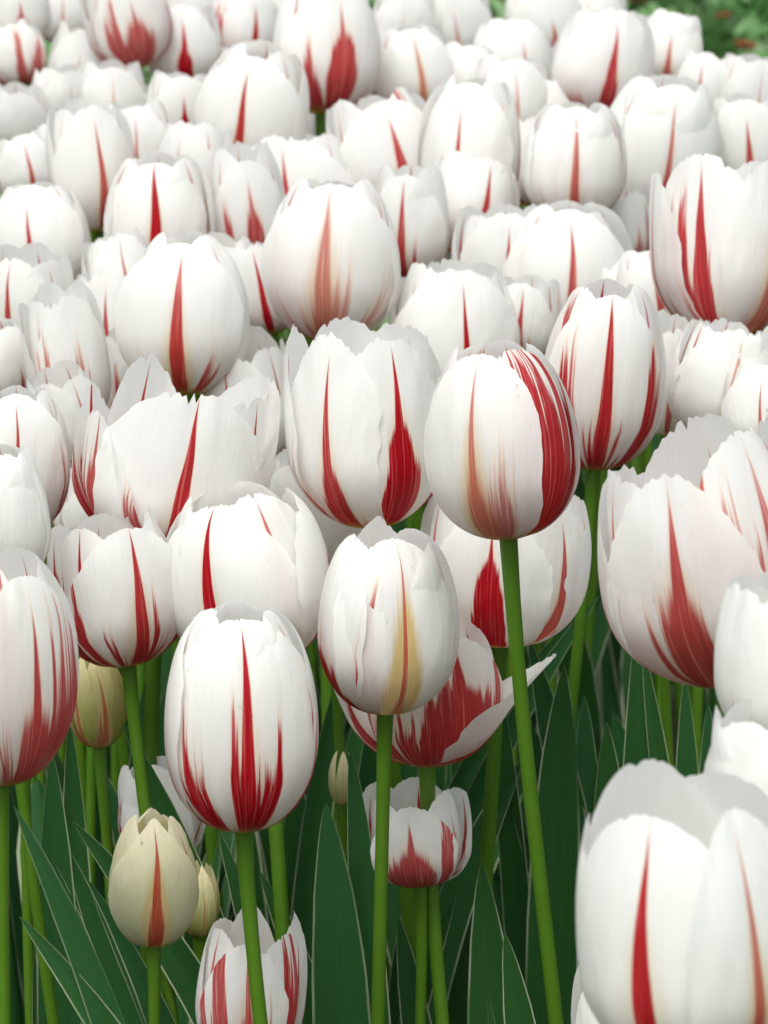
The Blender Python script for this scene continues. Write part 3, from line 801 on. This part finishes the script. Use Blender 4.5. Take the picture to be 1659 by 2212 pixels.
T('AP', 1402, 445, 1412, 163, 262, .0, .76, 10, 'big plain white tulip with one slim red-tan stripe, right of the egg-shaped one', .0, {0: dict(ws=.14, top=.93, hs=.0, fade=.25, yel=.3), 3: dict(ws=.05, hs=.0), 5: dict(ws=.1, top=.95, hs=.1)})
T('AQ', 1622, 425, 1618, 204, 165, .0, .8, -4, 'white tulip at the right edge with a short red-orange stripe, above the open cup', .0, {0: dict(ws=.22, top=.85, hs=.05, fade=.2), 3: dict(ws=.05, hs=.0), 5: dict(ws=.05, hs=.1)})
# --- the back of the bed, out of focus
T('AK', 862, 405, 815, 197, 240, .01, .85, 8, 'white tulip with a fan of red flames on its right, behind the centre', .0, {0: dict(ws=.25, top=.85, hs=.22, fade=.1), 3: dict(ws=.2, hs=.6, fade=.3, top=.6), 5: dict(ws=.1, top=1.0, hs=.0, fade=.4)})
T('AJ', 530, 352, 548, 98, 236, .01, .78, -8, 'large white tulip in the back left with one broad red stripe', .0, {0: dict(ws=.2, top=.88, hs=.1, fade=.1, yel=.5, skew=-.05), 3: dict(ws=.12, top=.95, hs=.1), 5: dict(ws=.1, hs=.2, fade=.6)})
T('AW', 695, 224, 694, -30, 228, .03, .8, 22, 'largest tulip of the back row, red stripes meeting in a crimson foot', .0, {0: dict(ws=.45, top=.9, hs=.35, fade=.15), 5: dict(ws=.28, top=1.0, hs=.25, fade=.1), 3: dict(ws=.1, hs=.2)})
T('AX', 906, 255, 888, 58, 158, .01, .75, 10, 'back-row white tulip with a hairline tan stripe and pink foot', .0, {0: dict(ws=.12, top=.95, hs=.2, fade=.8, yel=.8), 5: dict(ws=.05, hs=.05)})
T('AS', 1286, 216, 1296, 12, 212, .02, .8, 8, 'back-row white tulip with a red spike and two red patches at its foot', .0, {0: dict(ws=.28, top=.9, hs=.25, fade=.1), 5: dict(ws=.5, top=.7, hs=.4, fade=.1), 3: dict(ws=.1, hs=.3, fade=.6)})
T('AT', 1432, 190, 1462, 28, 138, .01, .75, 0, 'round back-row white tulip with a red smudge, in front of the green ground cover', .0, {0: dict(ws=.32, top=.75, hs=.2, fade=.4), 3: dict(ws=.05, hs=.05), 5: dict(ws=.05, hs=.0)})
T('AU', 1508, 260, 1515, 112, 126, .0, .8, -5, 'small white tulip with a tiny red tick, below the ground cover', .0, {0: dict(ws=.15, top=.9, hs=.0, fade=.3), 3: dict(ws=.04, hs=.0), 5: dict(ws=.04, hs=.0)})
T('AV', 1612, 262, 1612, 108, 150, .0, .85, 8, 'plain white tulip at the right edge, just below the ground cover', .0, {0: dict(ws=.06, top=.9, hs=.0, fade=.6), 3: dict(ws=.04, hs=.0), 5: dict(ws=.04, hs=.0)})
T('BI', 215, 500, 190, 215, 176, .01, .8, 14, 'grey-white tulip in the back left with a curved red-brown stripe', .02, {0: dict(ws=.2, top=.9, hs=.1, fade=.35, yel=.5), 5: dict(ws=.06, hs=.0)})
T('BK', 305, 415, 290, 214, 160, .0, .8, -2, 'white tulip in the back left with a thin pink curve, right of the grey-white one', .0, {0: dict(ws=.1, top=.95, hs=.0, fade=.5), 3: dict(ws=.05, hs=.0), 5: dict(ws=.05, hs=.0)})
T('BL', 420, 470, 410, 258, 150, .0, .85, -30, 'white tulip between the wedge-striped one and the broad-striped one', .0, {0: dict(ws=.04, hs=.0), 3: dict(ws=.08, top=.95, hs=.0), 5: dict(ws=.05, hs=.0)}, fl=dict(rim=1.6))
T('BH', 392, 312, 372, 150, 135, .0, .8, 12, 'back-left white tulip with a red dash low on its right', .0, {0: dict(ws=.22, top=.75, hs=.1), 5: dict(ws=.1, top=.9, hs=.0, fade=.5)})
T('BJ', 70, 425, 58, 285, 128, .0, .8, 10, 'white tulip near the left edge with a slim red stripe, above the blunt one', .0, {0: dict(ws=.13, top=.9, hs=.0, fade=.2), 5: dict(ws=.05, hs=.0)})
T('BM', 150, 430, 125, 255, 120, -.01, .85, -30, 'plain white tulip between the slim-striped and grey-white ones', .0, {0: dict(ws=.04, hs=.0), 3: dict(ws=.04, hs=.0), 5: dict(ws=.05, hs=.0)})
T('BF', 238, 268, 232, 128, 150, .0, .85, 6, 'blurred white tulip in the back left with pale pink ticks', .0, {0: dict(ws=.08, top=.9, hs=.0, fade=.7), 3: dict(ws=.06, top=.9, hs=.0, fade=.6), 5: dict(ws=.06, top=.9, hs=.0, fade=.7)})
T('BG', 130, 270, 118, 138, 118, .0, .85, 30, 'blurred plain white tulip below the pink-veined one, back left', .0, {0: dict(ws=.04, hs=.0), 3: dict(ws=.04, hs=.0), 5: dict(ws=.05, hs=.0)})
T('BE', 42, 300, 45, 178, 122, .0, .85, 12, 'blurred white tulip at the left edge with a red spot', .0, {0: dict(ws=.2, top=.5, hs=.0), 3: dict(ws=.04, hs=.0), 5: dict(ws=.05, hs=.0)})
T('BC', 45, 184, 30, 45, 118, .0, .8, 16, 'blurred tulip at the left edge with red lines drawn to its foot', .0, {0: dict(ws=.35, top=.7, hs=.5, fade=.35), 5: dict(ws=.25, top=.8, hs=.4, fade=.3)})
T('BB', 190, 185, 182, 46, 172, .0, .85, -12, 'blurred white tulip with a pink streak, left of the crimson-footed pair', .0, {0: dict(ws=.16, top=.75, hs=.1, fade=.5), 3: dict(ws=.06, top=.9, hs=.0, fade=.7), 5: dict(ws=.05, hs=.1, fade=.7)})
T('BA', 298, 148, 262, -70, 172, .02, .85, 18, 'pink-flushed tulip at the top edge with a vivid crimson foot', .0, {0: dict(ws=.7, top=.75, hs=.5, fade=.3), 3: dict(ws=.6, top=.6, hs=.5), 5: dict(ws=.2, hs=.3, fade=.8)})
T('BD', 42, 96, 40, -60, 135, .01, .8, 20, 'white tulip in the top left corner with two red bars', .0, {0: dict(ws=.4, top=.75, hs=.2), 5: dict(ws=.3, top=.95, hs=.2, fade=.2)})
T('BN', 145, 90, 140, -60, 130, -.01, .8, 0, 'white tulip cut by the top edge, right of the one with two red bars', .0, {0: dict(ws=.1, top=.8, hs=.0, fade=.5), 3: dict(ws=.05, hs=0), 5: dict(ws=.05, hs=0)})
T('AZ', 402, 160, 395, 10, 150, .01, .8, 2, 'blurred white tulip with a thick crimson bar, right of the crimson-footed one', .0, {0: dict(ws=.38, top=.85, hs=.0, fade=.0), 3: dict(ws=.05, hs=.0), 5: dict(ws=.05, hs=.0)})
T('BO', 522, 140, 520, -30, 140, .0, .85, 28, 'back-row tulip whose two red stripes form a V at its foot', .0, {0: dict(ws=.25, top=.8, hs=.2), 5: dict(ws=.25, top=.8, hs=.2), 3: dict(ws=.04, hs=.0)})
T('BP', 430, 70, 425, -80, 150, -.01, .85, 30, 'plain white tulip cut by the top edge above the crimson-barred one', .0, {0: dict(ws=.04, hs=.0), 3: dict(ws=.04, hs=.0), 5: dict(ws=.05, hs=.0)})
T('BQ', 868, 130, 880, -30, 140, -.01, .8, -2, 'back-row white tulip right of the largest one, thin red tick near its tip', .0, {0: dict(ws=.14, top=.75, hs=.0, fade=.3), 3: dict(ws=.04, hs=.0), 5: dict(ws=.1, hs=.3)})
T('BR', 1000, 255, 1005, 98, 145, .0, .78, 14, 'rounded back-row white tulip with a single faint pink stroke', .0, {0: dict(ws=.16, top=.75, hs=.0, fade=.5), 3: dict(ws=.04, hs=.0), 5: dict(ws=.04, hs=.0)})
T('BS', 1098, 300, 1100, 118, 165, .0, .8, 12, 'white tulip with tan ticks, behind the one with two curved lines', .0, {0: dict(ws=.1, top=.9, hs=.0, fade=.6), 3: dict(ws=.06, hs=.0, fade=.5), 5: dict(ws=.08, top=.9, hs=.0, fade=.7, yel=.8)})
T('BT', 1110, 190, 1098, 42, 165, .0, .74, 20, 'dome-shaped back-row white tulip with a small pink mark on its right', .0, {0: dict(ws=.15, top=.75, hs=.0, fade=.3), 3: dict(ws=.04, hs=.0), 5: dict(ws=.04, hs=.0)})
T('BU', 990, 115, 985, -40, 150, -.01, .8, 6, 'white tulip cut by the top edge, above the single pink stroke', .0, {0: dict(ws=.1, top=.8, hs=.0, fade=.6), 3: dict(ws=.04, hs=.0), 5: dict(ws=.04, hs=.0)})
T('BV', 1175, 105, 1150, -50, 165, -.01, .8, 14, 'white tulip cut by the top edge, its foot showing a red patch', .0, {0: dict(ws=.35, top=.6, hs=.1, fade=.2), 3: dict(ws=.04, hs=.0), 5: dict(ws=.08, hs=.0, fade=.8, yel=.8)})
T('BW', 1270, 90, 1280, -50, 150, -.02, .8, -10, 'white tulip cut by the top edge, next to the ground cover', .0, {0: dict(ws=.12, top=.8, hs=.0, fade=.7, yel=.8), 3: dict(ws=.04, hs=.0), 5: dict(ws=.08, hs=.0)})
T('BX', 1390, 175, 1388, 30, 120, -.02, .8, 30, 'plain white tulip squeezed between the red-spiked and the red-smudged ones', .0, {0: dict(ws=.04, hs=.0), 3: dict(ws=.04, hs=.0), 5: dict(ws=.05, hs=.0)})
T('BY', 1190, 330, 1200, 165, 140, -.01, .85, -20, 'plain white tulip peeking over the egg-shaped one', .0, {0: dict(ws=.04, hs=.0, top=.9), 3: dict(ws=.05, hs=.0, top=.9, fade=.3), 5: dict(ws=.05, hs=.0)})
T('BZ', 780, 470, 768, 300, 150, -.01, .85, 20, 'white tulip with a thin dark line, between the tan-streaked and flame-fanned ones', .0, {0: dict(ws=.12, top=.95, hs=.0), 3: dict(ws=.04, hs=.0), 5: dict(ws=.05, hs=.0)})
T('CA', 1330, 590, 1330, 380, 140, -.02, .85, 40, 'cream tulip with a pink-brown edge, low between the egg-shaped and open cup ones', .0, {0: dict(ws=.4, top=.7, hs=.4, fade=.5), 5: dict(ws=.05, hs=.1, yel=.6)})
T('CB', 1350, 735, 1330, 560, 170, -.01, .85, 30, 'plain white tulip behind the tall oval tulip, below the domed one', .0, {0: dict(ws=.05, hs=.0), 5: dict(ws=.04, hs=.0), 3: dict(ws=.05, hs=.0)})
T('CC', 620, 90, 610, -70, 130, -.02, .8, 10, 'white tulip cut by the top edge, left of the largest back-row one', .0, {0: dict(ws=.2, top=.8, hs=.1, fade=.3), 5: dict(ws=.1, hs=.0)})
T('CD', 330, 330, 335, 190, 120, -.02, .85, 30, 'plain white tulip deep in the back left, behind the pink-curved one', .0, {0: dict(ws=.04, hs=.0), 5: dict(ws=.04, hs=.0), 3: dict(ws=.05, hs=.0)})
T('CE', 1520, 440, 1530, 230, 150, -.01, .85, 30, 'plain white tulip behind the open cup, between its two striped neighbours', .0, {0: dict(ws=.04, hs=.0), 5: dict(ws=.04, hs=.0), 3: dict(ws=.05, hs=.0)})

T('F1', 735, 350, 728, 188, 140, -.02, .9, 14, 'white tulip in the back, in the gap left of the flame-fanned one', .0, {0: dict(ws=.15, top=.95, hs=.2, fade=.2)})
T('F2', 955, 575, 958, 402, 150, -.02, .9, -16, 'white tulip half hidden between the cream-white and the domed ones', .0, {0: dict(ws=.15, top=.95, hs=.2, fade=.3)})
T('F3', 1148, 445, 1150, 250, 130, -.02, .9, 20, 'narrow white tulip left behind the smooth egg-shaped one', .0, {0: dict(ws=.2, top=.95, hs=.2, fade=.1)})
T('F4', 1330, 320, 1332, 140, 140, -.02, .9, -20, 'white tulip behind and right of the egg-shaped one, below the red-spiked one', .0, {0: dict(ws=.15, top=.95, hs=.3, fade=.2)})
T('F5', 478, 250, 470, 92, 130, -.02, .9, 14, 'white tulip just left of the broad-striped one in the back left', .0, {0: dict(ws=.22, top=.9, hs=.2, fade=.1)})
T('F6', 1652, 720, 1650, 560, 140, -.02, .9, 14, 'white tulip at the right edge, under the open streaky cup', .0, {0: dict(ws=.15, top=.95, hs=.2, fade=.3)})
T('F7', 770, 215, 775, 62, 130, -.03, .9, 14, 'white tulip in the shade right of the largest back-row one', .0, {0: dict(ws=.2, top=.9, hs=.3, fade=.1)})
T('F8', 1225, 175, 1222, 36, 130, -.03, .9, 14, 'white tulip left of the red-spiked one in the back row', .0, {0: dict(ws=.2, top=.9, hs=.2, fade=.3)})
T('F9', 640, 350, 632, 205, 140, -.03, .9, -10, 'white tulip in the back, right of the broad-striped one', .0, {0: dict(ws=.12, top=.95, hs=.2, fade=.4)})
T('F10', 350, 650, 352, 470, 130, -.03, .9, 20, 'white tulip in the gap under the wedge-striped one', .0, {0: dict(ws=.2, top=.95, hs=.2, fade=.2)})
T('F11', 300, 950, 292, 700, 150, -.03, .9, 20, 'white tulip in the shade between the yellow-flamed and ragged ones', .0, {0: dict(ws=.2, top=.9, hs=.5, fade=.1)})

# --- broad leaves seen between the stems
for args in [
    (112, 1624, 125, 2000, 1.35, 112, .1), (116, 1863, 230, 2200, 1.35, 100, -.1), (137, 1818, 290, 2200, 1.35, 85, .1), (42, 1980, 250, 2225, 1.20, 105, .1),
    (74, 2056, 86, 2212, 1.35, 62, .2), (400, 2005, 470, 2212, 1.38, 150, .1), (470, 1788, 545, 2000, 1.38, 78, -.1, .4),
    (704, 1735, 742, 2212, 1.35, 150, .05, .22), (756, 1615, 792, 1950, 1.36, 92, .2), (1036, 1652, 955, 2050, 1.52, 110, .2), (1040, 1865, 1068, 2212, 1.38, 130, .0),
    (1090, 2014, 1130, 2212, 1.35, 110, .0), (1054, 2145, 1062, 2212, 1.33, 50, .1, .5), (1219, 1438, 1195, 1900, 1.45, 130, .1, .4), (1142, 1378, 1190, 1560, 1.47, 95, -.2), (1077, 1470, 1096, 1700, 1.47, 70, .0),
    (1376, 1342, 1380, 1700, 1.47, 84, .2), (1388, 1398, 1432, 1690, 1.47, 66, .1, .5), (1215, 1560, 1238, 2200, 1.47, 135, .0, .2), (1262, 1500, 1262, 2000, 1.47, 110, .15), (1310, 1560, 1330, 2000, 1.47, 115, .0),
    (158, 1775, 350, 1990, 1.35, 100, .0), (640, 1650, 640, 2000, 1.53, 110, .1), (265, 1560, 345, 1720, 1.38, 85, -.1), (150, 1560, 165, 1900, 1.42, 80, .0), (30, 1740, 110, 1900, 1.20, 90, .0),
    (735, 1450, 690, 1700, 1.53, 80, .1), (930, 1690, 965, 2000, 1.55, 100, .2), (1130, 1640, 1040, 1800, 1.47, 100, -.2), (985, 1500, 1000, 1800, 1.55, 70, .2), (1480, 1460, 1485, 1800, 1.47, 80, .0), (1530, 1520, 1535, 1800, 1.47, 90, .1),
    (860, 1980, 900, 2212, 1.42, 90, .1), (190, 1900, 330, 2150, 1.35, 90, -.1), (880, 1130, 840, 1400, 1.55, 70, .1), (1295, 1285, 1185, 1430, 1.50, 60, .0), (1245, 1330, 1150, 1440, 1.52, 60, .1),
    (560, 1880, 655, 2080, 1.38, 90, .0), (1110, 1760, 1200, 1960, 1.47, 80, .0), (1185, 1960, 1300, 2200, 1.47, 60, .1, .4), (330, 1420, 300, 1700, 1.46, 90, .0), (985, 1930, 880, 2190, 1.44, 70, .0)]:
    leaf(*args)
# leaves of plants further in, filling the shade between the stems
rr_ = random.Random(77)
for k in range(48):
    keys = [q for q in ('F', 'M', 'G', 'L', 'O', 'E', 'H', 'D', 'N', 'C', 'B', 'Y', 'Z', 'P', 'S', 'bud_green', 'small_back')]
    q = keys[k % len(keys)]
    r0 = PLANTS[q].location
    tx = 829 + (r0.x / (r0.y * 1.05) * FPX) + rr_.uniform(-120, 120)
    tx = min(max(tx, 60), 1560)
    ty = rr_.uniform(1430, 1900)
    leaf(tx, ty, tx + rr_.uniform(-160, 160), ty + 330, max(r0.y / 1.09, 1.62) + rr_.uniform(.0, .2), rr_.uniform(55, 115), rr_.uniform(-.6, .6), rr_.uniform(.15, .5), rr_.uniform(-.4, .4), seed=k)
for r in REPORT:
    if not (.036 < r[1] < .085) or not (.04 < r[2] < .095):
        print('SIZE', r)
